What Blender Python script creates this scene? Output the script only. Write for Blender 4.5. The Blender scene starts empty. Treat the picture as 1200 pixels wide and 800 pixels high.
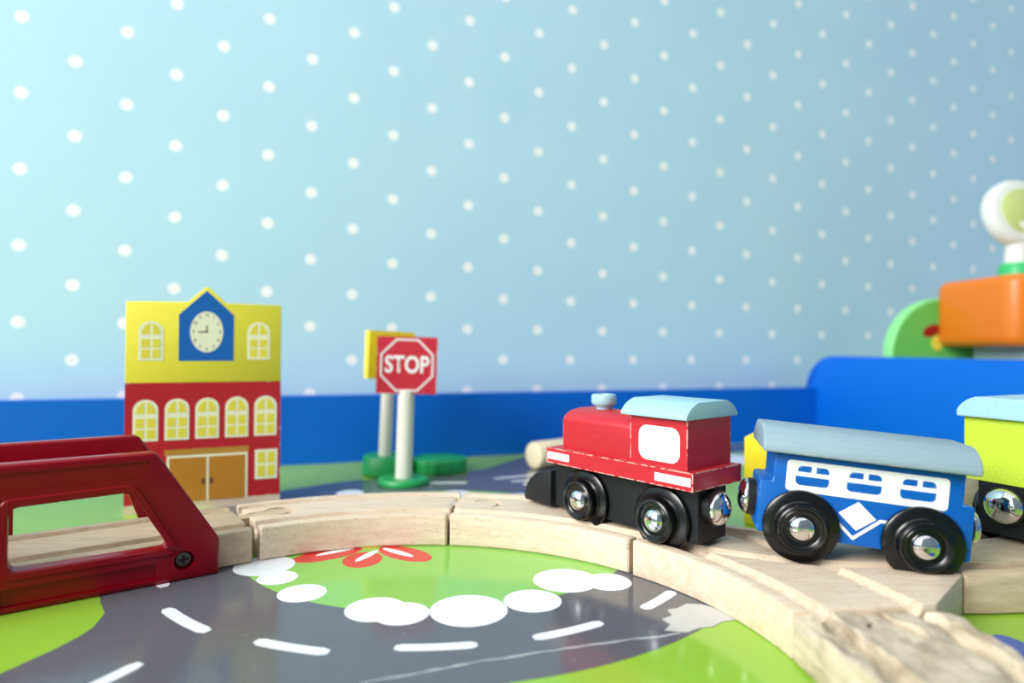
import bpy, bmesh, math, random
from mathutils import Vector, Matrix
random.seed(7)
S = 0.001                      # everything below is written in millimetres
scn = bpy.context.scene
col = scn.collection
R = math.radians
def lin(c):
    return tuple(((v/255)/12.92 if v/255 <= .04045 else ((v/255+.055)/1.055)**2.4) for v in c)

# ------------------------------------------------------------------ camera
cam_d = bpy.data.cameras.new('camera'); cam = bpy.data.objects.new('camera', cam_d); col.objects.link(cam)
FPX = 740.0
cam_d.sensor_width = 36; cam_d.lens = 36*FPX/1200
pitch, roll = math.atan(6/FPX), math.atan(.007)
cam.matrix_world = (Matrix.Translation((0, 0, .077)) @ Matrix.Rotation(R(90)+pitch, 4, 'X') @ Matrix.Rotation(roll, 4, 'Z'))
cam_d.clip_start = .005; cam_d.clip_end = 20
cam_d.dof.use_dof = True; cam_d.dof.focus_distance = .212; cam_d.dof.aperture_fstop = 6.6
scn.camera = cam
# ------------------------------------------------------------------ light
scn.view_settings.view_transform = 'Standard'; scn.view_settings.look = 'None'
scn.view_settings.gamma = 1; scn.view_settings.use_curve_mapping = False
scn.view_settings.exposure = 0.28
w = bpy.data.worlds.new('room_light'); scn.world = w; w.use_nodes = True
w.node_tree.nodes['Background'].inputs[0].default_value = (.90, .95, 1, 1)
w.node_tree.nodes['Background'].inputs[1].default_value = 1.0
def area(name, loc, target, size, sizey, power, color, spread=180):
    l = bpy.data.lights.new(name, 'AREA'); l.shape = 'RECTANGLE'; l.size = size; l.size_y = sizey
    l.energy = power; l.color = color; l.spread = R(spread)
    o = bpy.data.objects.new(name, l); col.objects.link(o); o.location = loc
    o.rotation_euler = (Vector(target)-Vector(loc)).to_track_quat('-Z', 'Y').to_euler()
    return o
area('window_light', (-1.0, -.58, .80), (.22, .42, .08), .8, .8, 10.5, (1, .98, .95), 112)

# ------------------------------------------------------------------ materials
MATS = {}
def nodes_of(name):
    m = bpy.data.materials.new(name); m.use_nodes = True
    nt = m.node_tree; return m, nt, nt.nodes['Principled BSDF']
def mmcoord(nt, scale=(1, 1, 1), kind='Object'):
    tc = nt.nodes.new('ShaderNodeTexCoord'); mp = nt.nodes.new('ShaderNodeMapping')
    mp.inputs['Scale'].default_value = tuple(1000*s for s in scale)
    nt.links.new(tc.outputs[kind], mp.inputs[0]); return mp.outputs[0]
def noise(nt, vec, scale, detail=2, rough=.5):
    n = nt.nodes.new('ShaderNodeTexNoise'); n.inputs['Scale'].default_value = scale
    n.inputs['Detail'].default_value = detail; n.inputs['Roughness'].default_value = rough
    nt.links.new(vec, n.inputs['Vector']); return n.outputs[0]
def ramp(nt, f, a, b, lo=(0, 0, 0, 1), hi=(1, 1, 1, 1)):
    r = nt.nodes.new('ShaderNodeValToRGB'); r.color_ramp.elements[0].position = a; r.color_ramp.elements[1].position = b
    r.color_ramp.elements[0].color = lo; r.color_ramp.elements[1].color = hi
    nt.links.new(f, r.inputs[0]); return r.outputs[0]
def mix(nt, fac, a, b, mode='MIX'):
    m = nt.nodes.new('ShaderNodeMix'); m.data_type = 'RGBA'; m.blend_type = mode
    for sock, v in ((m.inputs[0], fac), (m.inputs[6], a), (m.inputs[7], b)):
        if isinstance(v, bpy.types.NodeSocket): nt.links.new(v, sock)
        else: sock.default_value = v if not isinstance(v, tuple) or len(v) == 4 else (*v, 1)
    return m.outputs[2]
def math_n(nt, op, a, b=None, clamp=False):
    m = nt.nodes.new('ShaderNodeMath'); m.operation = op; m.use_clamp = clamp
    for sock, v in ((m.inputs[0], a), (m.inputs[1], b)):
        if v is None: continue
        if isinstance(v, bpy.types.NodeSocket): nt.links.new(v, sock)
        else: sock.default_value = v
    return m.outputs[0]
def bump(nt, bs, h, strength, dist):
    b = nt.nodes.new('ShaderNodeBump'); b.inputs['Strength'].default_value = strength; b.inputs['Distance'].default_value = dist*S
    nt.links.new(h, b.inputs['Height']); nt.links.new(b.outputs[0], bs.inputs['Normal'])
def paint(name, rgb, rough=.45, wear=0.0, grain=.25, wearcol=(238, 226, 206), spec=.4, coat=0.0):
    """painted wood or plastic: faint brushed grain, chipped edges showing bare wood"""
    m, nt, bs = nodes_of(name); c = lin(rgb)
    v = mmcoord(nt, (.12, 1, 1.4)); g = noise(nt, v, 1.3, 3)
    colr = mix(nt, ramp(nt, g, .3, .75), tuple(x*(1-.22*grain) for x in c), tuple(min(1, x*(1+.15*grain)) for x in c))
    if wear > 0:
        bev = nt.nodes.new('ShaderNodeBevel'); bev.samples = 4; bev.inputs[0].default_value = .7*S
        geo = nt.nodes.new('ShaderNodeNewGeometry')
        dp = nt.nodes.new('ShaderNodeVectorMath'); dp.operation = 'DOT_PRODUCT'
        nt.links.new(bev.outputs[0], dp.inputs[0]); nt.links.new(geo.outputs['Normal'], dp.inputs[1])
        edge = math_n(nt, 'SUBTRACT', 1.0, dp.outputs['Value'])
        n2 = noise(nt, mmcoord(nt), .34, 4, .6)
        k = math_n(nt, 'MULTIPLY', ramp(nt, edge, .012, .035), ramp(nt, n2, .60-.14*wear, .64-.14*wear))
        colr = mix(nt, k, colr, lin(wearcol))
    nt.links.new(colr, bs.inputs['Base Color'])
    bs.inputs['Roughness'].default_value = rough; bs.inputs['Specular IOR Level'].default_value = spec
    bs.inputs['Coat Weight'].default_value = coat; bs.inputs['Coat Roughness'].default_value = .15
    if grain > 0: bump(nt, bs, g, .25*grain, .35)
    MATS[name] = m; return m
def plain(name, rgb, rough=.4, metal=0.0, spec=.5, coat=0.0):
    m, nt, bs = nodes_of(name); c = lin(rgb)
    g = noise(nt, mmcoord(nt), .8, 2)
    nt.links.new(mix(nt, g, tuple(x*.96 for x in c), tuple(min(1, x*1.04) for x in c)), bs.inputs['Base Color'])
    bs.inputs['Roughness'].default_value = rough; bs.inputs['Metallic'].default_value = metal
    bs.inputs['Specular IOR Level'].default_value = spec; bs.inputs['Coat Weight'].default_value = coat
    MATS[name] = m; return m
def wood(name, a, b, fleck=.35, rough=.55, stretch=(.10, .7, .9), bumpk=.2, blotch=0.0):
    m, nt, bs = nodes_of(name)
    v = mmcoord(nt, stretch)
    g = noise(nt, v, .55, 4, .6)
    colr = mix(nt, ramp(nt, g, .3, .72), lin(a), lin(b))
    f = noise(nt, mmcoord(nt, (.35, 1.7, 1.7)), 1.1, 1)
    colr = mix(nt, math_n(nt, 'MULTIPLY', ramp(nt, f, .66, .72), fleck), colr, lin((160, 120, 84)))
    if blotch:
        q = noise(nt, mmcoord(nt, (1, .4, 1)), .16, 5, .7)
        colr = mix(nt, math_n(nt, 'MULTIPLY', ramp(nt, q, .46, .66), blotch), colr, lin((126, 102, 80)))
    nt.links.new(colr, bs.inputs['Base Color']); bs.inputs['Roughness'].default_value = rough
    bs.inputs['Specular IOR Level'].default_value = .35
    bump(nt, bs, g, bumpk, .3); MATS[name] = m; return m

wood('beech', (212, 189, 162), (230, 212, 190), fleck=.55)
wood('beech_grey', (184, 161, 132), (210, 190, 162), fleck=.4)
wood('beech_rough', (198, 180, 152), (224, 209, 186), fleck=.2, blotch=.7, bumpk=.6, stretch=(.7, .12, .9))
wood('dowel', (232, 214, 176), (242, 228, 196), fleck=.1)
wood('pole_white', (232, 228, 214), (244, 240, 230), fleck=.08, stretch=(.9, .9, .1))
paint('loco_red', (192, 38, 50), .42, wear=1.0, grain=.5)
paint('roof_blue', (162, 206, 220), .5, wear=.35, grain=.35, wearcol=(216, 200, 176))
paint('black_paint', (22, 26, 30), .5, wear=.0, grain=.6)
paint('carriage_blue', (0, 96, 186), .4, wear=.45, grain=.35, wearcol=(120, 175, 225))
paint('roof_grey', (146, 168, 180), .5, wear=.3, grain=.3, wearcol=(205, 200, 195))
paint('lime', (196, 220, 64), .45, wear=.0, grain=.6)
paint('yellow_paint', (250, 222, 40), .45, wear=.1, grain=.2)
paint('house_yellow', (236, 224, 70), .5, wear=.3, grain=.1)
paint('house_red', (186, 30, 46), .5, wear=.3, grain=.1)
paint('stop_red', (200, 40, 62), .5, wear=.45, grain=.4)
paint('rim_blue', (0, 98, 204), .45, wear=.0, grain=.05, spec=.25)
plain('black_plastic', (10, 12, 14), .22, spec=.5)
plain('chrome', (225, 225, 225), .06, metal=1)
plain('black_rubber', (28, 27, 28), .35)
plain('white_print', (246, 248, 248), .45)
plain('cream_print', (240, 242, 214), .5)
plain('pane_yellow', (232, 220, 74), .5)
plain('print_blue', (0, 98, 184), .5)
plain('print_brown', (190, 128, 40), .5)
plain('print_tan', (188, 136, 50), .5)
plain('print_dark', (96, 40, 40), .5)
plain('handle_dark', (80, 60, 40), .5)
plain('bridge_red', (146, 0, 22), .27, spec=.34)
plain('screw_steel', (120, 116, 108), .35, metal=.9)
plain('screw_dark', (30, 22, 20), .5)
plain('base_green', (30, 160, 84), .38)
plain('orange_plastic', (226, 120, 22), .35)
plain('toy_green', (100, 196, 90), .45)
plain('toy_green_edge', (140, 226, 140), .45)
plain('toy_white', (228, 232, 226), .45)
plain('toy_lemon', (196, 208, 130), .45)
plain('toy_red', (150, 24, 20), .45)
plain('toy_mint', (60, 190, 110), .4)
plain('box_grey', (176, 198, 208), .5)
plain('cabinet_white', (226, 228, 226), .5)
plain('wall_plain', (150, 160, 166), .7)
plain('floor_grey', (168, 164, 158), .6)
# glossy printed board
def board(name, rgb, var=.06):
    m, nt, bs = nodes_of(name); c = lin(rgb)
    n = noise(nt, mmcoord(nt, kind='Object'), .05, 3)
    sp = noise(nt, mmcoord(nt), .55, 2)
    cc = mix(nt, n, tuple(x*(1-var) for x in c), tuple(min(1, x*(1+var)) for x in c))
    cc = mix(nt, math_n(nt, 'MULTIPLY', ramp(nt, sp, .74, .78), .35), cc, (.8, .8, .8, 1))
    nt.links.new(cc, bs.inputs['Base Color'])
    rr = ramp(nt, noise(nt, mmcoord(nt), .3, 3), .3, .8, (.10, .10, .10, 1), (.2, .2, .2, 1))
    nt.links.new(rr, bs.inputs['Roughness']); bs.inputs['Specular IOR Level'].default_value = .5
    bump(nt, bs, noise(nt, mmcoord(nt), .04, 2), .12, .5)
    MATS[name] = m
board('grass_print', (146, 190, 60)); board('island_print', (138, 196, 88)); board('road_print', (96, 97, 104))
board('bush_print', (240, 243, 246)); board('flower_red', (214, 54, 50)); board('flower_yellow', (236, 206, 60))
board('flower_blue', (58, 92, 176)); board('torn_print', (196, 196, 192), .2); board('crack_print', (182, 184, 184), .2)
def wallpaper():
    m, nt, bs = nodes_of('wallpaper')
    # u along the wall, z up, millimetres, object space of the wall
    v = mmcoord(nt); sx = nt.nodes.new('ShaderNodeSeparateXYZ'); nt.links.new(v, sx.inputs[0])
    A, V, U0, Z0 = 27.83, 45.92, -158.0, -1.95
    i = math_n(nt, 'DIVIDE', math_n(nt, 'SUBTRACT', sx.outputs[0], U0), A)
    ir = math_n(nt, 'ROUND', i)
    du = math_n(nt, 'MULTIPLY', math_n(nt, 'SUBTRACT', i, ir), A)
    odd = math_n(nt, 'MULTIPLY', math_n(nt, 'FLOORED_MODULO', ir, 2.0), .5)
    k = math_n(nt, 'SUBTRACT', math_n(nt, 'DIVIDE', math_n(nt, 'SUBTRACT', sx.outputs[2], Z0), V), odd)
    dz = math_n(nt, 'MULTIPLY', math_n(nt, 'SUBTRACT', k, math_n(nt, 'ROUND', k)), V)
    r = math_n(nt, 'SQRT', math_n(nt, 'ADD', math_n(nt, 'MULTIPLY', du, du), math_n(nt, 'MULTIPLY', dz, dz)))
    dot = ramp(nt, math_n(nt, 'DIVIDE', r, 10.0), .33, .41, (1, 1, 1, 1), (0, 0, 0, 1))
    g = noise(nt, mmcoord(nt), .35, 4, .6)
    base = mix(nt, ramp(nt, noise(nt, mmcoord(nt), .012, 2), .3, .7), lin((181, 218, 238)), lin((185, 221, 240)))
    nt.links.new(mix(nt, dot, base, lin((246, 248, 250))), bs.inputs['Base Color'])
    bs.inputs['Roughness'].default_value = .6; bs.inputs['Specular IOR Level'].default_value = .25
    bump(nt, bs, g, .35, .5); MATS['wallpaper'] = m
wallpaper()

# ------------------------------------------------------------------ mesh helpers (mm)
def link(o, parent=None):
    col.objects.link(o)
    if parent is not None: o.parent = parent
    return o
def build(name, bm, mat, parent=None, smooth=None, loc=(0, 0, 0), rot=(0, 0, 0)):
    me = bpy.data.meshes.new(name)
    bmesh.ops.recalc_face_normals(bm, faces=bm.faces)
    bmesh.ops.scale(bm, vec=(S, S, S), verts=bm.verts)
    bm.to_mesh(me); bm.free()
    me.materials.append(MATS[mat])
    if smooth is not None:
        me.polygons.foreach_set('use_smooth', [True]*len(me.polygons)); me.set_sharp_from_angle(angle=R(smooth))
    o = bpy.data.objects.new(name, me); o.location = tuple(v*S for v in loc); o.rotation_euler = rot
    return link(o, parent)
def empty(name, loc, rz=0, ry=0):
    o = bpy.data.objects.new(name, None); o.empty_display_size = .01
    o.location = tuple(v*S for v in loc); o.rotation_euler = (0, ry, rz); return link(o)
def tag(o, label=None, cat=None, group=None, kind=None):
    if label: o['label'] = label
    if cat: o['category'] = cat
    if group: o['group'] = group
    if kind: o['kind'] = kind
    return o
def bev(bm, off, seg=2, ang=25):
    es = [e for e in bm.edges if len(e.link_faces) == 2 and e.calc_face_angle(0) > R(ang)]
    bmesh.ops.bevel(bm, geom=es, offset=off, offset_type='OFFSET', segments=seg, profile=.5, affect='EDGES', clamp_overlap=True)
    return bm
def box(x0, x1, y0, y1, z0, z1, b=0, seg=2, bm=None):
    nb = bmesh.new()
    vs = [nb.verts.new(p) for p in ((x0, y0, z0), (x1, y0, z0), (x1, y1, z0), (x0, y1, z0), (x0, y0, z1), (x1, y0, z1), (x1, y1, z1), (x0, y1, z1))]
    for f in ((3, 2, 1, 0), (4, 5, 6, 7), (0, 1, 5, 4), (1, 2, 6, 5), (2, 3, 7, 6), (3, 0, 4, 7)): nb.faces.new([vs[i] for i in f])
    if b: bev(nb, b, seg)
    return nb
def prism(poly, axis, a, c, b=0, seg=2):
    """poly in the two other axes (x,z for y; y,z for x; x,y for z), extruded a..c"""
    nb = bmesh.new()
    mk = {'x': lambda p, t: (t, p[0], p[1]), 'y': lambda p, t: (p[0], t, p[1]), 'z': lambda p, t: (p[0], p[1], t)}[axis]
    lo = [nb.verts.new(mk(p, a)) for p in poly]; hi = [nb.verts.new(mk(p, c)) for p in poly]
    n = len(poly); nb.faces.new(lo[::-1]); nb.faces.new(hi)
    for i in range(n): nb.faces.new((lo[i], lo[(i+1) % n], hi[(i+1) % n], hi[i]))
    bmesh.ops.recalc_face_normals(nb, faces=nb.faces)
    if b: bev(nb, b, seg)
    return nb
def lathe(prof, axis='z', seg=32, at=(0, 0, 0), flip=1):
    """prof: (radius, height) pairs, closed at both ends"""
    nb = bmesh.new(); rings = []
    def P(r, h, t):
        c, s = r*math.cos(t), r*math.sin(t); h *= flip
        q = {'z': (c, s, h), 'y': (c, h, s), 'x': (h, c, s)}[axis]
        return tuple(q[i]+at[i] for i in range(3))
    for r, h in prof:
        if r < 1e-4: rings.append([nb.verts.new(P(0, h, 0))])
        else: rings.append([nb.verts.new(P(r, h, 2*math.pi*i/seg)) for i in range(seg)])
    for A, B in zip(rings, rings[1:]):
        for i in range(seg):
            j = (i+1) % seg
            if len(A) == 1 and len(B) == 1: continue
            if len(A) == 1: nb.faces.new((A[0], B[i], B[j]))
            elif len(B) == 1: nb.faces.new((A[i], A[j], B[0]))
            else: nb.faces.new((A[i], A[j], B[j], B[i]))
    for ring in (rings[0], rings[-1]):
        if len(ring) > 1: nb.faces.new(ring)
    return nb
def join(*bms):
    out = bmesh.new()
    for b in bms:
        me = bpy.data.meshes.new('t'); b.to_mesh(me); b.free(); out.from_mesh(me); bpy.data.meshes.remove(me)
    return out
def rrect(x0, x1, y0, y1, r, n=6, corners=(1, 1, 1, 1)):
    """rounded rectangle; corners: bl, br, tr, tl"""
    pts = []
    for k, (cx, cy, a0) in enumerate(((x0, y0, 180), (x1, y0, 270), (x1, y1, 0), (x0, y1, 90))):
        if not corners[k]: pts.append((cx, cy)); continue
        ox = cx+(r if cx == x0 else -r); oy = cy+(r if cy == y0 else -r)
        for i in range(n+1):
            t = R(a0+90*i/n); pts.append((ox+r*math.cos(t), oy+r*math.sin(t)))
    return pts
def ellipse(cx, cy, rx, ry, rot=0, n=40):
    c, s = math.cos(rot), math.sin(rot)
    return [(cx+rx*math.cos(t)*c-ry*math.sin(t)*s, cy+rx*math.cos(t)*s+ry*math.sin(t)*c) for t in (2*math.pi*i/n for i in range(n))]
def boolean(bm, cutters, op='DIFFERENCE'):
    def tmp(b):
        me = bpy.data.meshes.new('t'); bmesh.ops.recalc_face_normals(b, faces=b.faces); b.to_mesh(me); b.free()
        o = bpy.data.objects.new('t', me); col.objects.link(o); return o
    base = tmp(bm); cs = [tmp(c) for c in cutters]
    for c in cs:
        md = base.modifiers.new('b', 'BOOLEAN'); md.operation = op; md.object = c; md.solver = 'EXACT'
    dg = bpy.context.evaluated_depsgraph_get(); dg.update()
    me = bpy.data.meshes.new_from_object(base.evaluated_get(dg))
    out = bmesh.new(); out.from_mesh(me); bpy.data.meshes.remove(me)
    for o in [base]+cs:
        d = o.data; bpy.data.objects.remove(o); bpy.data.meshes.remove(d)
    return out
def sweep(path, profile, ends=0.0):
    """path: list of (x, y, heading); profile: closed (lateral-left, z) loop; ends: chamfer on the two end faces"""
    nb = bmesh.new(); st = []
    n = len(path)
    def ring(x, y, h, inset):
        nx, ny = -math.sin(h), math.cos(h); k = 1-inset/20
        return [nb.verts.new((x+nx*p[0]*k, y+ny*p[0]*k, p[1]-(inset*.5 if p[1] > 6 else 0))) for p in profile]
    stations = []
    for i, (x, y, h) in enumerate(path): stations.append((x, y, h, 0))
    if ends:
        x, y, h = path[0]; stations[0] = (x, y, h, ends); stations.insert(1, (x+ends*math.cos(h), y+ends*math.sin(h), h, 0))
        x, y, h = path[-1]; stations[-1] = (x, y, h, ends); stations.insert(-1, (x-ends*math.cos(h), y-ends*math.sin(h), h, 0))
    for s_ in stations: st.append(ring(*s_))
    m = len(profile)
    for A, B in zip(st, st[1:]):
        for i in range(m): nb.faces.new((A[i], A[(i+1) % m], B[(i+1) % m], B[i]))
    nb.faces.new(st[0]); nb.faces.new(st[-1][::-1])
    bmesh.ops.recalc_face_normals(nb, faces=nb.faces)
    return nb
def flat(name, poly, z, mat, parent, axis='z', t=.12):
    return build(name, prism(poly, axis, z, z+t), mat, parent)

# ------------------------------------------------------------------ the room
TH = math.atan(.342)
wall = build('wall_back', box(-1400, 2200, 0, 60, -450, 1900), 'wallpaper', loc=(0, 480, 0), rot=(0, 0, 0))
# wall object space: x runs along the wall; origin so that x equals the wall's own run coordinate
wall.rotation_euler = (0, 0, TH)
wall.location = (-math.sin(TH)*math.cos(TH)*480*S, 480*math.cos(TH)**2*S, 0)
tag(wall, 'pale blue wallpaper with white polka dots', kind='structure')
tag(build('floor', box(-2500, 2500, -2500, 2500, -480, -450), 'floor_grey'), 'plain grey room floor under the play table', kind='structure')

wr = build('shade_wall_right', box(0, 60, -1900, 30, -450, 1900), 'wall_plain', loc=(258.2+.951*480-.309*120, 535.2+.309*480+.951*120, 0), rot=(0, 0, TH))  # out of view, added to cut the world light coming from the right
wf = build('shade_wall_front', box(-1400, 1300, -60, 0, -450, 1900), 'wall_plain', loc=(300, -1050, 0), rot=(0, 0, TH))  # added behind the camera so faces turned towards it go darker
tag(wf, 'plain unseen wall added behind the viewer to block light', kind='structure')
tag(wr, 'plain pale blue side wall added beyond the cabinet to block light', kind='structure')
# ------------------------------------------------------------------ the play table
TT = math.atan(.325); K = (258.2, 535.2)
table = empty('play_table', (0, 0, -450))
tag(table, 'low wooden play table with glossy printed road map and blue raised rim', 'table')
def tb(name, bm, mat):             # frame of the table: x along the back rim, y towards the wall, corner K = 0
    return build(name, bm, mat, table, 40, (K[0], K[1], 450), (0, 0, TT))
tb('tabletop', box(-900, 14, -760, 12, -18, 0), 'grass_print')
tb('rim', box(-900, -.2, 0, 12, 0, 44, 1.2, 3), 'rim_blue')
pan = [(12, 0), (12, 44)]+[(12-30+30*math.cos(R(a)), 71-30+30*math.sin(R(a))) for a in range(0, 91, 9)]+[(-760, 71), (-760, 0)]
tb('side_panel', prism(pan, 'x', 0, 14, 1.2, 3), 'rim_blue')
tb('rim', box(-912, -900, -760, 12, -18, 44, 1.2, 3), 'rim_blue')
for lx, ly in ((-880, -740), (-880, -20), (-30, -740), (-30, -20)):
    tb('leg', box(lx-20, lx+20, ly-20, ly+20, -450, -18, 2), 'rim_blue')
def pr(name, poly, z, mat):
    o = flat(name, poly, z, mat, table, t=.03); o.location = (0, 0, .45); return o
C0 = (-28, 260)
pr('printed_road', [(-109, 170), (-112, 166), (-119, 147), (-131, 110), (-140, 60), (-76, 60), (-60, 120), (-36, 138), (0, 145), (-20, 200)], .02, 'road_print')
pr('printed_road', [(-60, 365), (-45, 373), (-30, 382), (-12, 406), (4, 434), (20, 452), (45, 464), (110, 482), (240, 524), (235, 492), (150, 462), (90, 436), (64, 405), (50, 350), (20, 330)], .025, 'road_print')
pr('printed_road', [(-119, 188), (-115.6, 180.5), (-113.2, 172), (-113.2, 167), (-114.6, 160), (-117.5, 151), (-105, 150), (-100, 180)], .028, 'road_print')
pr('printed_road', ellipse(*C0, 118, 118, n=96), .03, 'road_print')
pr('printed_island', ellipse(*C0, 77, 77, n=72), .07, 'island_print')
bz = .11
for x, y, r in ((-85.7, 220.6, 10.2), (-77, 209.4, 6.5), (-64.6, 196.6, 7.4), (-39.3, 185, 8.9), (-31.3, 182.2, 8.1), (-12.1, 184.8, 11.4),
                (6.8, 192, 8.8), (18.3, 208.9, 10.8), (31.9, 207.7, 7.8), (-28.5, 329.5, 8), (5, 323.5, 8), (-84, 330, 7), (46, 235, 9), (-101, 240, 8)):
    pr('printed_bush', ellipse(x, y, r, r*.98), bz, 'bush_print'); bz += .002
pr('printed_bush', ellipse(156, 438, 22, 20), .07, 'bush_print'); pr('printed_bush', ellipse(120, 418, 18, 16), .072, 'bush_print')
def dash(x0, y0, x1, y1, wd=3.6, curve=0):
    d = Vector((x1-x0, y1-y0)); L = d.length; d.normalize(); n = Vector((-d.y, d.x)); up, dn = [], []
    for i in range(9):
        t = i/8; q = Vector((x0, y0))+d*(L*t)+n*(curve*4*t*(1-t)); hw = wd/2*(1 if 0 < i < 8 else .6)
        up.append(tuple(q+n*hw)); dn.append(tuple(q-n*hw))
    pr('printed_dash', up+dn[::-1], .08, 'bush_print')
def ring_dash(a0, a1, r=100.5, wd=3.7):
    up, dn = [], []
    for i in range(13):
        a = R(a0+(a1-a0)*i/12); hw = wd/2*(.55 if i in (0, 12) else 1)
        up.append((C0[0]+(r+hw)*math.cos(a), C0[1]+(r+hw)*math.sin(a))); dn.append((C0[0]+(r-hw)*math.cos(a), C0[1]+(r-hw)*math.sin(a)))
    pr('printed_dash', up+dn[::-1], .08, 'bush_print')
for a, b, r in ((226.3, 239.5, 104.5), (248.2, 260.2, 102.5), (269.2, 281.5, 98.3), (290.3, 303, 98.6), (312.5, 323, 99.4), (204, 216, 101), (88, 101.5, 97), (56, 70, 101)):
    ring_dash(a, b, r)
dash(-95.5, 138, -89, 153); dash(-10, 368, 28, 387, 3); dash(0, 361, 34, 374, 3); dash(40, 400, 66, 424)
fl = (-54.5, 246)
pr('printed_petal', ellipse(-67.2, 233.2, 13, 6.2, R(38)), .085, 'flower_red')
pr('printed_petal', ellipse(-53.2, 227.6, 6.9, 8.4, 0), .087, 'flower_red')
pr('printed_petal', ellipse(-39.2, 234.6, 12.5, 6.2, R(-36)), .089, 'flower_red')
for x, y, a, l in ((-65, 236.5, 38, 8), (-52.5, 232, 68, 7), (-42, 236, -36, 8)):
    pr('petal_mark', ellipse(x, y, l, 1.6, R(a)), .12, 'bush_print')
pr('printed_petal', ellipse(fl[0], fl[1], 6, 6), .125, 'flower_yellow')
for k in range(5):
    a = R(20+72*k); pr('printed_petal', ellipse(132+7*math.cos(a), 158+7*math.sin(a), 6.5, 3.6, a), .085+.001*k, 'flower_blue')
torn = [(42, 172.4), (44.5, 176), (43, 179.5), (46.5, 182), (46, 186), (49.5, 187.2), (53, 190.5), (57.5, 190), (60.5, 187.5), (64.5, 184), (65, 179.6), (60, 178.3), (56, 175), (52, 174), (47.5, 171.2)]
pr('torn_patch', torn, .13, 'torn_print')
up, dn = [], []
for i in range(31):
    t = i/30; x = -34+t*80; y = 144.5+t*26+1.6*math.sin(t*3.1)+random.uniform(-.35, .35); hw = random.uniform(.2, .65)
    up.append((x, y+hw)); dn.append((x, y-hw))
pr('scratch', up+dn[::-1], .135, 'crack_print')

# ------------------------------------------------------------------ wooden track
CC = (-30.5, 142.3); RI = 101.2; RC = 121.2
def gprof(c):     # rounded groove around lateral c, listed from -3 to +3
    return [(c-3, 12), (c-2.75, 11.6), (c-2.5, 10.2), (c-1.9, 9.2), (c-.9, 8.6), (c+.9, 8.6), (c+1.9, 9.2), (c+2.5, 10.2), (c+2.75, 11.6), (c+3, 12)]
PROF = [(-19.3, .15), (-20, .8), (-20, 11.0), (-19.75, 11.65), (-19.1, 12)]+gprof(-13)+gprof(13)+[(19.1, 12), (19.75, 11.65), (20, 11.0), (20, .8), (19.3, .15)]
def arc(cx, cy, r, a0, a1, n=28):
    out = []
    for i in range(n+1):
        a = R(a0+(a1-a0)*i/n); sgn = 1 if a1 > a0 else -1
        out.append((cx+r*math.cos(a), cy+r*math.sin(a), a+sgn*math.pi/2))
    return out
def line(x0, y0, h, L, n=12):
    return [(x0+math.cos(h)*L*i/n, y0+math.sin(h)*L*i/n, h) for i in range(n+1)]
def peg(x, y, h, r=5.6, z=11.7, z0=.2, clear=0):
    cx, cy = x+math.cos(h)*12, y+math.sin(h)*12; c, s = math.cos(h), math.sin(h); hw = 2.6+clear*.6; r += clear
    neck = [(-3, -hw), (8.5, -hw), (8.5, hw), (-3, hw)] if not clear else [(-3, -hw), (9, -hw), (9, hw), (-3, hw)]
    pts = []
    a0 = math.asin(hw/r)
    pts = [(-3, -hw)]+[(12-r*math.cos(t), -r*math.sin(t)) for t in [a0+(2*math.pi-2*a0)*i/26 for i in range(27)]]+[(-3, hw)]
    return prism([(x+c*p[0]-s*p[1], y+s*p[0]+c*p[1]) for p in pts], 'z', z0, z)
def socket(x, y, h): return peg(x, y, h, z=16, z0=-4, clear=.55)
def track(name, label, path, mat, male=None, female=None, grp='wooden track pieces'):
    x, y, h = path[0]; o = empty(name, (x, y, 0))
    tag(o, label, 'toy track', grp)
    bm = sweep(path, PROF, .55)
    if female: bm = boolean(bm, [socket(*f) for f in female])
    b = build('track_body', bm, mat, o, 30); b.location = (-x*S, -y*S, 0)
    for m_ in male or []:
        p = build('peg', peg(*m_), mat, o, 30); p.location = (-x*S, -y*S, 0)
    return o
def onc(a, da=0):
    t = R(a); return (CC[0]+RC*math.cos(t), CC[1]+RC*math.sin(t), t-math.pi/2+R(da))
pA, pB, pC, pD = 125.2, 86.0, 44.9, 8.1
# A: left curve, B: right curve (heading clockwise, to the right)
track('curved_track', 'curved light wooden track piece beside the red bridge, leading right', arc(*CC, RC, pA, pB+.7), 'beech', male=[onc(pB+.7)], female=[onc(pA)])
track('curved_track', 'curved light wooden track piece under the front of the red locomotive', arc(*CC, RC, pB, pC+.95), 'beech', male=[], female=[onc(pB)])
eS = (R(36.5)); ex, ey, _ = onc(126.7)
track('straight_track', 'straight wooden track piece running through the red bridge', line(ex-math.cos(eS)*216, ey-math.sin(eS)*216, eS, 216), 'beech_grey', male=[(ex, ey, eS)])
# Y switch
P2 = onc(pC); ux, uy = math.cos(R(pC)), math.sin(R(pC))
R2 = 83.0; c2 = (P2[0]+R2*ux, P2[1]+R2*uy)
br2 = [(c2[0]+R2*math.cos(R(a)), c2[1]+R2*math.sin(R(a)), R(a)+math.pi/2) for a in [180+pC+(270-180-pC)*i/16 for i in range(17)]]
X2 = 131.0; y2 = br2[-1][1]; br2 += line(br2[-1][0], y2, 0, X2-br2[-1][0], 3)[1:]
def off(path, d): return [(x-math.sin(h)*d, y+math.cos(h)*d) for x, y, h in path]
br1 = arc(*CC, RC, pC, pD)
br1 = [(x, y, h) for x, y, h in br1]
outline = off(br1, -20)+off(br1, 20)[-1:]+off(br2, -20)[-1:]+off(br2, 20)[::-1]
gcut = [(-3, 16), (-3, 11.9), (-2.6, 10.2), (-1.9, 9.2), (-.9, 8.6), (.9, 8.6), (1.9, 9.2), (2.6, 10.2), (3, 11.9), (3, 16)]
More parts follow.
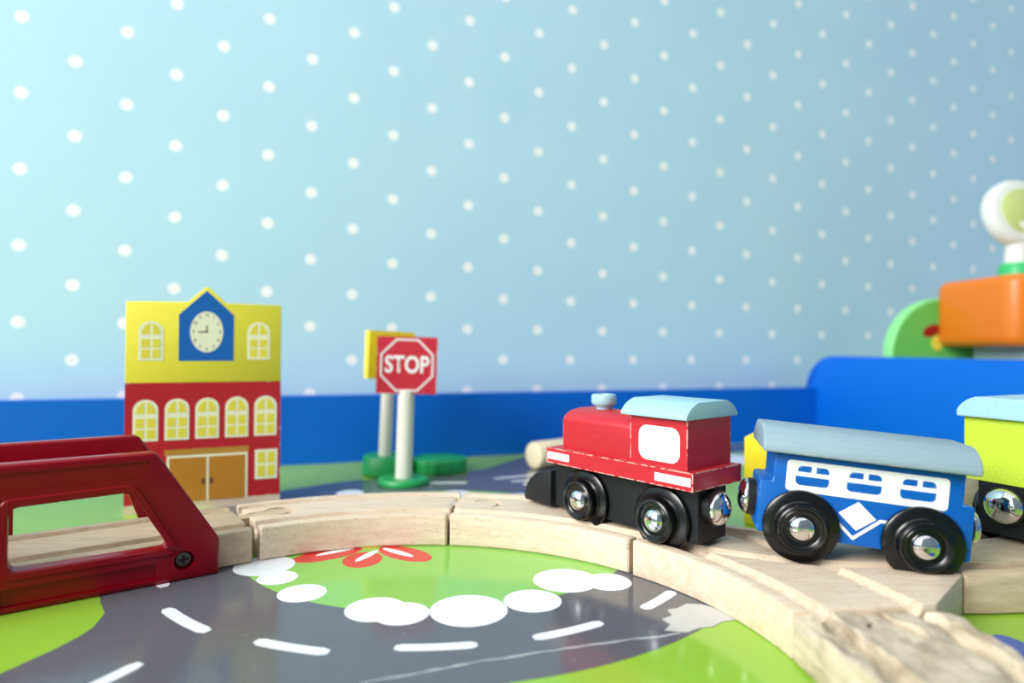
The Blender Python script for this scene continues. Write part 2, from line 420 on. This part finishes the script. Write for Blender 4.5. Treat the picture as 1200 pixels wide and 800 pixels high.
def ext(path):
    x, y, h = path[0]; X, Y, H = path[-1]
    return [(x-4*math.cos(h), y-4*math.sin(h), h)]+path+[(X+4*math.cos(H), Y+4*math.sin(H), H)]
def gs(path, d, z): return sweep(ext(path), [(p[0]+d, p[1]+(z if p[1] < 12 else 0)) for p in gcut])
sw = empty('switch_track', (P2[0], P2[1], 0)); tag(sw, 'forked wooden track switch under the blue carriage', 'toy track', 'wooden track pieces')
bm = prism(outline, 'z', .15, 12, .55, 2)
bm = boolean(bm, [gs(br1, 13, 0), gs(br1, -13, .01), gs(br2, 13, .02), gs(br2, -13, .03)])
b = build('track_body', bm, 'beech', sw, 30); b.location = (-P2[0]*S, -P2[1]*S, 0)
# next pieces: one towards the camera, one off to the right
x3, y3, h3 = onc(pD)
hD = R(-88.0)
def rough_track():
    path = line(x3+.7*math.cos(hD), y3+.7*math.sin(hD)-.5, hD, 100, 60)
    o = empty('straight_track', (x3, y3, 0)); tag(o, 'worn rough wooden track piece in the near right foreground', 'toy track', 'wooden track pieces')
    bm = sweep(path, PROF, 1.6)
    bmesh.ops.subdivide_edges(bm, edges=[e for e in bm.edges if e.calc_length() > 3], cuts=2, use_grid_fill=True)
    from mathutils import noise as mn
    for v in bm.verts:
        if v.co.z < 1.5: continue
        q = Vector((v.co.x*.16, v.co.y*.11, v.co.z*.2))
        n = mn.noise(q)*1.5+mn.noise(q*2.6)*.7
        v.co.z += n*1.15-.4; v.co.x += mn.noise(q+Vector((9, 3, 1)))*1.1; v.co.y += mn.noise(q+Vector((3, 7, 2)))*.8
    bm = boolean(bm, [socket(x3, y3, hD)])
    b = build('track_body', bm, 'beech_rough', o, 40); b.location = (-x3*S, -y3*S, 0)
    return o
rough_track()
p = build('peg', peg(x3, y3, hD, z=10.6), 'beech_rough', sw, 30); p.location = (-P2[0]*S, -P2[1]*S, 0)
track('curved_track', 'curved wooden track piece under the lime wagon at right', [(X2+.8+105*0+121.2*math.sin(R(a)), y2+121.2-121.2*math.cos(R(a)), R(a)) for a in [45*i/28 for i in range(29)]], 'beech_grey')

# ------------------------------------------------------------------ rolling stock
def wheel(parent, x, side, z, y_out=14.5, d=0.0):
    """side +1: outer face towards +y. flange inside, stepped tread outside, chrome axle cap"""
    yo = y_out
    prof = [(0, yo-5.0-d), (10.5, yo-5.0-d), (11.0, yo-4.6-d), (11.1, yo-4.0-d), (10.9, yo-3.4-d), (10.3, yo-3.0-d), (8.0, yo-2.7-d), (7.5, yo-2.3-d), (7.4, yo-.9), (7.1, yo-.4), (6.6, yo-.15), (6.1, yo-.35), (5.6, yo-1.0), (5.0, yo-1.3), (4.2, yo-1.3), (0, yo-1.3)]
    wv = build('wheel', lathe(prof, 'y', 48, (0, 0, 0), side), 'black_plastic', parent, 28, (x, 0, z))
    cap = [(4.1, yo-1.7), (4.0, yo-1.0), (3.5, yo-.2), (2.7, yo+.4), (1.5, yo+.85), (0, yo+1.0)]
    build('axle_cap', lathe(cap, 'y', 32, (0, 0, 0), side), 'chrome', wv, 60)
    return wv
def coupler(parent, x0, sgn, z, y=0, L=3.4, r=5.8):
    c = build('coupler', lathe([(r*.8, -1), (r, 0), (r, L-.3), (r-.3, L)], 'x', 32, (x0, y, z), sgn), 'black_rubber', parent, 35)
    d = build('magnet', lathe([(r*.93, L-.2), (r*.95, L+.5), (r*.86, L+1.4), (r*.68, L+2.2), (r*.4, L+2.8), (0, L+3.0)], 'x', 32, (x0, y, z), sgn), 'chrome', c, 60)
    return c
def roof_poly(hw, z, flatw, z1, h):
    """cross-section: short upright edge, then a rounded shoulder up to a flat crown"""
    half = [(hw, z), (hw, z+z1)]
    for i in range(1, 7):
        t = math.pi/2*i/6
        u = i/6; half.append((flatw+(hw-flatw)*(.5*math.cos(t)+.5*(1-u)), z+z1+(h-z1)*(.5*math.sin(t)+.5*u)))
    return half+[(-x, q) for x, q in half[::-1]]
# --- red locomotive: local x forward, +y the near side
loco = empty('locomotive', (46.4, 231.9, 0), R(129.8))
tag(loco, 'red wooden toy locomotive with light blue cab roof and funnel', 'toy train')
build('chassis', box(-31, 35.0, -8.0, 8.0, 13.8, 32.2, .5), 'black_paint', loco, 40)
cow = [(35.6, 13.4), (50.8, 13.4), (51.6, 14.2)]+[(51.6-15.8*(1-math.cos(R(a))), 14.2+13.2*math.sin(R(a))) for a in range(10, 85, 10)]+[(35.6, 27.6)]
build('cowcatcher', prism(cow, 'y', -10.2, 10.2, .4), 'black_paint', loco, 40)
build('footplate', box(-33.1, 33.8, -14.1, 14.1, 31.8, 37.7, .7), 'loco_red', loco, 40)
bp = [(-12.5, 37.4), (12.5, 37.4), (12.5, 49.4), (11.4, 50.8), (8.6, 52.4), (4, 53.2), (-4, 53.2), (-8.6, 52.4), (-11.4, 50.8), (-12.5, 49.4)]
build('boiler', prism(bp, 'x', -7.2, 26.6, .6), 'loco_red', loco, 30)
cab = build('cab', box(-30, -6.8, -12.55, 12.55, 37.4, 54.2, .5), 'loco_red', loco, 40)
for yw in (12.45, -12.65): flat('window', rrect(-27.2, -10.6, 39.4, 51.0, 3.4), yw, 'white_print', cab, 'y', .2)
for s_ in (14.0, -14.15):
    flat('stripe', [(21.4, 33.4), (33.2, 33.4), (33.2, 36.1), (21.4, 36.1)], s_, 'white_print', loco, 'y', .15)
    flat('stripe', [(-32.3, 33.3), (-18.4, 33.3), (-18.4, 36.0), (-32.3, 36.0)], s_, 'white_print', loco, 'y', .15)
build('roof', prism(roof_poly(15, 54.0, 8.2, 1.0, 5.5), 'x', -31.3, -4.5, .3), 'roof_blue', loco, 24)
build('funnel', lathe([(2.9, 52), (3.0, 53.6), (3.3, 54.2), (4.5, 55.0), (4.8, 55.6), (4.8, 58.1), (4.5, 58.7), (3.9, 58.9), (2.6, 58.9), (2.4, 58.2), (0, 58.2)], 'z', 32, (16.6, 0, 0)), 'roof_blue', loco, 35)
for x in (17.4, -17.6):
    for sd in (1, -1): wheel(loco, x, sd, 19.7, 14.5, 1.3)
coupler(loco, -31, -1, 25.0, .8, 3.0)
# --- blue carriage: local x to the right, -y the near side, nose riding up
car = empty('carriage', (107.6, 200.1, 21.15), R(-15.06), R(4.6))
tag(car, 'blue wooden toy carriage with grey-blue roof and white window band', 'toy train')
low = [(-29.2, -3.0), (-28.4, -3.7), (28.8, -3.7), (29.6, -3.0), (29.6, 12.0), (28.9, 12.7), (26.6, 12.7), (26.6, 22.4), (-25.4, 22.4), (-25.4, 12.7), (-28.5, 12.7), (-29.2, 12.0)]
HB = 9.4
build('body', prism(low, 'y', -HB, HB, .5), 'carriage_blue', car, 30)
build('roof', prism(roof_poly(14.6, 22.2, 7.6, 1.8, 7.6), 'x', -29.6, 28.8, .8, 3), 'roof_grey', car, 24)
for sd in (-1, 1):
    y0 = -HB-.15 if sd < 0 else HB-.05; yp = y0-.08 if sd < 0 else y0+.15
    band = flat('window_band', rrect(-21.7, 22.5, 10.4, 19.9, 1.2), y0, 'white_print', car, 'y', .2)
    for k in range(3):
        ox = -19.0+14.4*k
        flat('pane', rrect(ox+.5, ox+4.3, 16.6, 18.4, 1.3, 6, (0, 0, 0, 1)), yp, 'carriage_blue', band, 'y', .13)
        flat('pane', rrect(ox+5.7, ox+9.3, 16.6, 18.4, 1.3, 6, (0, 0, 1, 0)), yp, 'carriage_blue', band, 'y', .13)
        flat('pane', rrect(ox, ox+9.4, 12.5, 15.2, 1.3, 6, (1, 1, 0, 0)), yp, 'carriage_blue', band, 'y', .13)
    flat('diamond', [(-1.0, .9), (4.2, 5.0), (-.9, 9.7), (-6.2, 5.6)], y0, 'white_print', car, 'y', .2)
    flat('chevron', [(-25, 5.0), (-8.0, 5.0), (-1.7, -.9), (5.2, 5.2), (25, 5.2), (25, 4.3), (5.6, 4.3), (-1.7, -2.1), (-8.6, 4.2), (-25, 4.2)], y0+.02*sd, 'white_print', car, 'y', .2)
for sd in (-1, 1):
    for x in (-16.6, 16.6): wheel(car, x, sd, 0)
coupler(car, -29.2, -1, 5.0, 0, 2.4, 5.9); coupler(car, 29.6, 1, 4.6, 0, 2.0, 5.9)
# --- lime wagon: local x forward to the right and away; its end faces the carriage
wag = empty('wagon', (168.0, 214.0, 0), R(25.9))
tag(wag, 'lime green wooden toy wagon with pale roof at the right edge', 'toy train')
build('chassis', box(.5, 62, -9.2, 9.2, 13.8, 31.5, .5), 'black_paint', wag, 40)
build('body', box(0, 64, -13, 13.5, 31.4, 53.6, .6), 'lime', wag, 40)
build('roof', prism(roof_poly(15, 53.4, 9, 2.4, 7.2), 'x', -2.5, 66, .6), 'roof_blue', wag, 20)
for x in (13, 50):
    for sd in (1, -1): wheel(wag, x, sd, 19.7)
coupler(wag, .5, -1, 24.4, 0, 3.0, 6.2)

# ------------------------------------------------------------------ red bridge
bE = math.atan2(34.35, 45.9)
bridge = empty('track_bridge', (-97.86, 212.94, 0), bE)
tag(bridge, 'glossy red plastic bridge sides with window openings over the straight track', 'toy bridge')
def bridge_side(y0, y1, near):
    out = [(0, 0), (0, 11.5), (-.6, 13), (-18.2, 41.4), (-19.8, 42.6), (-100.2, 42.6), (-101.8, 41.4), (-119.4, 13), (-120, 11.5), (-120, 0)]
    bm = prism(out, 'y', y0, y1, 1.1, 3)
    def fillet(pts, rad, n=6):
        out_ = []
        for i, p in enumerate(pts):
            p = Vector(p); a_ = (Vector(pts[i-1])-p).normalized(); c_ = (Vector(pts[(i+1) % len(pts)])-p).normalized()
            for k in range(n+1):
                t = k/n; q = p+a_*rad; r_ = p+c_*rad
                out_.append(tuple((1-t)**2*q+2*t*(1-t)*p+t*t*r_))
        return out_
    quad = [(-15.0, 11.5), (-26.0, 30.7), (-55.9, 30), (-55.9, 11.8)]
    win = fillet(quad, 2.8)
    lip = fillet([(-11.2, 9.0), (-24.4, 33.4), (-58.2, 32.7), (-58.2, 9.2)], 3.2)
    if not near: win = [(p[0], p[1] if p[1] > 20 else p[1]-9.0) for p in win]
    cut = []
    for f in (lambda p: p, lambda p: (-120-p[0], p[1])):
        cut.append(prism([f(p) for p in win], 'y', min(y0, y1)-3, max(y0, y1)+3))
    yo = y0 if near else y1; d = 1.1
    ya, yb = (yo-2, yo+d) if near else (yo-d, yo+2)
    for f in (lambda p: p, lambda p: (-120-p[0], p[1])):
        cut.append(prism([f(p) for p in rrect(-57.5, -18.9, 1.9, 7.2, .7, 3)], 'y', ya, yb))
    ya2, yb2 = (yo-2, yo+.5) if near else (yo-.5, yo+2)
    cut.append(prism([(-23.6, 34.6), (-20.6, 40), (-99.4, 40), (-96.4, 34.6)], 'y', ya2, yb2))
    pass
    for bx in (-10.6, -109.4): cut.append(lathe([(3.1, 0), (3.1, 8)], 'y', 28, (bx, yo-5 if near else yo-3, 6.4)))
    pnl = build('side_panel', boolean(bm, cut), 'bridge_red', bridge, 32)
    for bx in (-10.6, -109.4):
        yb_ = yo+2.2 if near else yo-2.2; fl_ = -1 if near else 1
        sc = build('bolt', lathe([(2.5, -1), (2.5, .2), (2.2, .5), (0, .7)], 'y', 24, (bx, yb_, 6.4), fl_), 'screw_steel', pnl, 40)
        yf = yb_+fl_*.55
        build('screw_slot', join(box(bx-1.5, bx+1.5, min(yf, yf+fl_*.2), max(yf, yf+fl_*.2), 6.0, 6.8), box(bx-.4, bx+.4, min(yf, yf+fl_*.2), max(yf, yf+fl_*.2), 4.9, 7.9)), 'screw_dark', sc)
    if near:
        for f in (lambda p: p, lambda p: (-120-p[0], p[1])):
            L_ = bmesh.new(); yl = y0-.55
            rings_ = [[(f(p)[0], y0+.2, f(p)[1]) for p in lip], [(f(Vector(p)*.82+Vector(q)*.18)[0], yl, f(Vector(p)*.82+Vector(q)*.18)[1]) for p, q in zip(lip, win)],
                      [(f(Vector(p)*.12+Vector(q)*.88)[0], yl, f(Vector(p)*.12+Vector(q)*.88)[1]) for p, q in zip(lip, win)], [(f(q)[0], y0+.5, f(q)[1]) for q in win]]
            vs_ = [[L_.verts.new(c_) for c_ in rg] for rg in rings_]
            for A_, B_ in zip(vs_, vs_[1:]+vs_[:1]):
                for i in range(len(A_)): L_.faces.new((A_[i], A_[(i+1) % len(A_)], B_[(i+1) % len(A_)], B_[i]))
            build('window_lip', L_, 'bridge_red', pnl, 45)
    return pnl
bridge_side(0, 5.2, True); bridge_side(46.3, 51.5, False)
for t0 in (-112, -88): build('cross_bar', box(t0, t0+6, 4.6, 46.9, 38, 41, .6), 'bridge_red', bridge, 40)

# ------------------------------------------------------------------ toy station
house = empty('toy_building', (-173.9, 284, 0), math.atan2(26.4, 60.6))
tag(house, 'yellow and red flat wooden toy building with printed clock and windows', 'toy building')
HT = 11
build('base', box(0, 66, 0, HT, 0, 4, .4), 'beech', house, 40)
build('ground_floor', box(0, 66, 0, HT, 4, 59.2, .3), 'house_red', house, 40)
build('upper_floor', prism([(0, 59.2), (66, 59.2), (66, 96.5), (41.2, 96.8), (33.8, 103.9), (32.2, 103.9), (24.8, 96.8), (0, 96.3)], 'y', 0, HT, .4), 'house_yellow', house, 40)
def hp(name, poly, lay, mat, par=None):
    o = flat(name, poly, -.05-.06*lay, mat, par or house, 'y', .06); return o
def arch(u0, u1, z0, z1, n=10):
    c = (u0+u1)/2; r = (u1-u0)/2
    return [(u0, z0), (u1, z0)]+[(c+r*math.cos(math.pi*i/n), z1-r*.95+r*.95*math.sin(math.pi*i/n)) for i in range(n+1)]
def arched_window(u0, u1, z0, z1, mat):
    o = hp('window', arch(u0, u1, z0, z1), 1, mat)
    t = 1.1; c = (u0+u1)/2; r = (u1-u0)/2-t; h = (z1-z0-2*t)
    zA = z0+t; zs = [zA, zA+h*.30, zA+h*.63]
    for k in range(2):
        for q in (-1, 1):
            a, b_ = (c+q*.5, c+q*r)
            hp('pane', [(min(a, b_), zs[k]), (max(a, b_), zs[k]), (max(a, b_), zs[k]+h*.25), (min(a, b_), zs[k]+h*.25)], 2, 'pane_yellow', o)
    zb = zs[2]+.05*h; zt = z1-t; hh = zt-zb
    for q in (-1, 1):
        hp('pane', [(c+q*.5, zb)]+[(c+q*r*math.cos(a_), zb+hh*math.sin(a_)) for a_ in [math.pi/2*i/6 for i in range(6)]]+[(c+q*.5, zt)], 2, 'pane_yellow', o)
for u0, u1, z0, z1 in ((5.1, 15.1, 69.5, 87.6), (50.6, 60.7, 69.9, 88.0), (3.2, 13.3, 32.7, 51.7), (15.9, 26, 32.8, 51.9), (28.5, 38.6, 32.9, 52), (41.2, 51.4, 32.9, 52.2), (54, 64.2, 33, 52.3)):
    arched_window(u0, u1, z0, z1, 'cream_print')
sq = hp('window', [(54.5, 12), (64.7, 12), (64.7, 26.3), (54.5, 26.3)], 1, 'cream_print')
for a in (55.7, 60.1):
    for z in (13.4, 19.8): hp('pane', [(a, z), (a+3.4, z), (a+3.4, z+5.2), (a, z+5.2)], 2, 'pane_yellow', sq)
hp('lintel', [(16, 25.7), (51.7, 25.5), (51.7, 28.5), (16, 28.3)], 1, 'print_tan')
dr = hp('door', [(16.9, 4), (51.3, 4), (51.3, 25.5), (16.9, 25.5)], 1.5, 'cream_print')
hp('door_leaf', [(18, 4), (33.4, 4), (33.4, 24.4), (18, 24.4)], 2.5, 'print_brown', dr)
hp('door_leaf', [(34.4, 4), (50.2, 4), (50.2, 24.4), (34.4, 24.4)], 2.5, 'print_brown', dr)
for a in (31.6, 35.0): hp('door_handle', [(a, 11.6), (a+1.1, 11.6), (a+1.1, 14.4), (a, 14.4)], 3.5, 'handle_dark', dr)
ck = hp('clock_panel', [(21.3, 69.3), (44.6, 69.3), (44.6, 91), (32.9, 102.4), (21.3, 90.8)], 1, 'print_blue')
face = hp('clock_face', ellipse(33, 82.9, 7, 9.6), 2, 'cream_print', ck)
def text_bm(s, size, offset=0.0, res=4):
    cu = bpy.data.curves.new('t', 'FONT'); cu.body = s; cu.size = size; cu.align_x = 'CENTER'; cu.align_y = 'CENTER'; cu.offset = offset; cu.resolution_u = res
    o = bpy.data.objects.new('t', cu); col.objects.link(o)
    dg = bpy.context.evaluated_depsgraph_get(); dg.update()
    me = bpy.data.meshes.new_from_object(o.evaluated_get(dg)); bm = bmesh.new(); bm.from_mesh(me)
    bpy.data.meshes.remove(me); bpy.data.objects.remove(o); bpy.data.curves.remove(cu); return bm
nums = []
for k in range(1, 13):
    t = R(90-30*k); bmn = text_bm(str(k), 2.3, .02, 2)
    for v in bmn.verts: v.co = Vector((33+5.7*math.cos(t)+v.co.x*.8, -.2, 82.9+8.0*math.sin(t)+v.co.y))
    nums.append(bmn)
build('numerals', join(*nums), 'print_dark', ck)
hp('hand', [(32.6, 82.5), (33.4, 82.5), (33.2, 86), (32.8, 86)], 3, 'print_dark', ck)
hp('hand', [(29.2, 82.6), (33.4, 82.5), (33.4, 83.2), (29.2, 83.0)], 3.5, 'print_dark', ck)

# ------------------------------------------------------------------ road signs
stop = empty('stop_sign', (-60.2, 354, 0), R(7)); stop.rotation_euler = (0, R(1.3), R(7))
tag(stop, 'red square stop sign with white octagon on a pale pole', 'road sign')
build('base', lathe([(14, .1), (14.3, .6), (14.3, 2.4), (13.6, 3.4), (0, 3.4)], 'z', 48), 'base_green', stop, 40)
build('pole', lathe([(4.7, 3), (4.5, 52)], 'z', 28), 'pole_white', stop, 40)
plate = build('plate', box(-16.6, 16.6, -3, 3, 50.4, 82.2, .5), 'stop_red', stop, 40)
def octa(r, cx=0, cz=66.3): return [(cx+r*math.cos(R(22.5+45*i)), cz+r*math.sin(R(22.5+45*i))) for i in range(8)]
bm = bmesh.new(); o1 = [bm.verts.new((x, -3.15, z)) for x, z in octa(15.8)]; o2 = [bm.verts.new((x, -3.15, z)) for x, z in octa(14.8)]
for i in range(8): bm.faces.new((o1[i], o1[(i+1) % 8], o2[(i+1) % 8], o2[i]))
build('octagon', bm, 'white_print', plate)
bm = text_bm('STOP', 11.2, .22)
for v in bm.verts: v.co = Vector((v.co.x*.91, -3.15, 66.2+v.co.y*1.18))
build('lettering', bm, 'white_print', plate)
ys = empty('road_sign', (-75, 382, 0)); ys.rotation_euler = (0, R(2), R(28))
tag(ys, 'yellow block sign on a pale pole, half hidden behind the stop sign', 'road sign')
build('base', lathe([(14, .1), (14.6, .8), (14.6, 10), (13.8, 11), (0, 11)], 'z', 48), 'base_green', ys, 40)
build('pole', lathe([(3.9, 10), (3.8, 60)], 'z', 28, (-1.6, 0, 0)), 'pole_white', ys, 40)
build('plate', box(-15.5, 12.5, -4.5, 4.5, 57, 85.7, .6), 'yellow_paint', ys, 40)
bush = [(16.5*(1+.07*abs(math.sin(3.5*t)))*math.cos(t), 15*(1+.10*abs(math.sin(3.5*t)))*math.sin(t)) for t in (2*math.pi*i/84 for i in range(84))]
tag(build('toy_bush', prism(bush, 'z', .1, 8, .6), 'base_green', None, 50, (-44.5, 392, 0)), 'green flat scalloped wooden bush lying beside the yellow sign', 'toy bush')

# ------------------------------------------------------------------ loose blocks in the back
lg = build('wooden_peg', lathe([(6, -1), (8, 0), (8.5, 1.5), (8.5, 46), (7.5, 47.5), (0, 47.5)], 'x', 32), 'dowel', None, 40, (14, 398, 8.6), (0, 0, R(38)))
tag(lg, 'round natural wood dowel lying behind the red locomotive', 'wooden peg')
yb = build('toy_block', prism([(0, 0.1), (24, .1), (24, 34), (17, 40.5), (9, 40.5), (0, 38)], 'y', 0, 12, .5), 'yellow_paint', None, 40, (108.5, 268, 0), (0, 0, R(30)))
tag(yb, 'yellow wooden block standing behind the blue carriage', 'toy block')
wb = build('toy_block', prism([(0, .1), (22, .1), (22, 34), (0, 34)], 'y', 0, 10, .6), 'beech', None, 40, (186, 262, 0), (0, 0, R(25)))
tag(wb, 'plain natural wood block glimpsed between blue carriage and lime wagon', 'toy block')

# ------------------------------------------------------------------ toys outside the table on the right
def tl(x, y):        # table frame to world
    c, s = math.cos(TT), math.sin(TT); return (K[0]+c*x-s*y, K[1]+s*x+c*y)
cabn = empty('side_cabinet', (*tl(18, -420), -450), TT); tag(cabn, 'low white cabinet right behind the blue side panel of the table', 'cabinet')
build('body', box(0, 420, 0, 440, 0, 466, 2), 'cabinet_white', cabn, 40)
build('top', box(-1, 424, -4, 444, 466, 476, 2), 'cabinet_white', cabn, 40)
grn = empty('green_disc_toy', (345, 505, 26)); grn.rotation_euler = (0, 0, R(8))
tag(grn, 'upright light green round wooden toy behind the orange drum', 'toy')
build('disc', lathe([(45.2, 0), (46, .8), (46, 9.2), (45.2, 10)], 'y', 64, (0, 0, 46.2)), 'toy_green_edge', grn, 40)
build('disc_face', lathe([(44.2, -.4), (44.2, .2)], 'y', 64, (0, 0, 46.2)), 'toy_green', grn, 40)
build('red_mark', prism(ellipse(-11, 66, 8, 4.5, R(20)), 'y', -.8, -.3), 'toy_red', grn)
build('yellow_mark', prism(ellipse(-6, 56, 5, 6, 0), 'y', -.85, -.35), 'pane_yellow', grn)
gb = build('toy_box', box(0, 130, 0, 62, 26, 79, 1.5), 'box_grey', None, 40, (364, 436, 0), (0, 0, 0))
tag(gb, 'pale blue grey box under the orange drum', 'box')
od = build('toy_drum', prism(rrect(-62, 62, -40, 40, 14, 8), 'z', 0, 51, 7, 5), 'orange_plastic', None, 50, (402, 474, 79.2), (0, 0, R(4)))
tag(od, 'orange rounded plastic drum on the pale box, cut by the right edge', 'toy')
pad = empty('flower_toy', (388, 485, 130.2)); tag(pad, 'white round headed toy with lemon centre standing on the orange drum', 'toy')
build('collar', lathe([(11, 0), (12, 1), (12, 11), (10, 13.5), (0, 13.5)], 'z', 36), 'toy_mint', pad, 40)
build('stem', lathe([(8.5, 13), (7.6, 30), (8.5, 44)], 'z', 28), 'toy_white', pad, 40)
hd = build('head', lathe([(22, -6), (25.2, -5), (26.5, -2.5), (26.5, 3), (25.2, 5.5), (22, 6.5)], 'y', 56), 'toy_white', pad, 50, (1, 2, 52), (R(-10), 0, R(6)))
build('head_centre', lathe([(17, -7.2), (18, -6.4), (18, -5.8)], 'y', 48), 'toy_lemon', hd, 50)
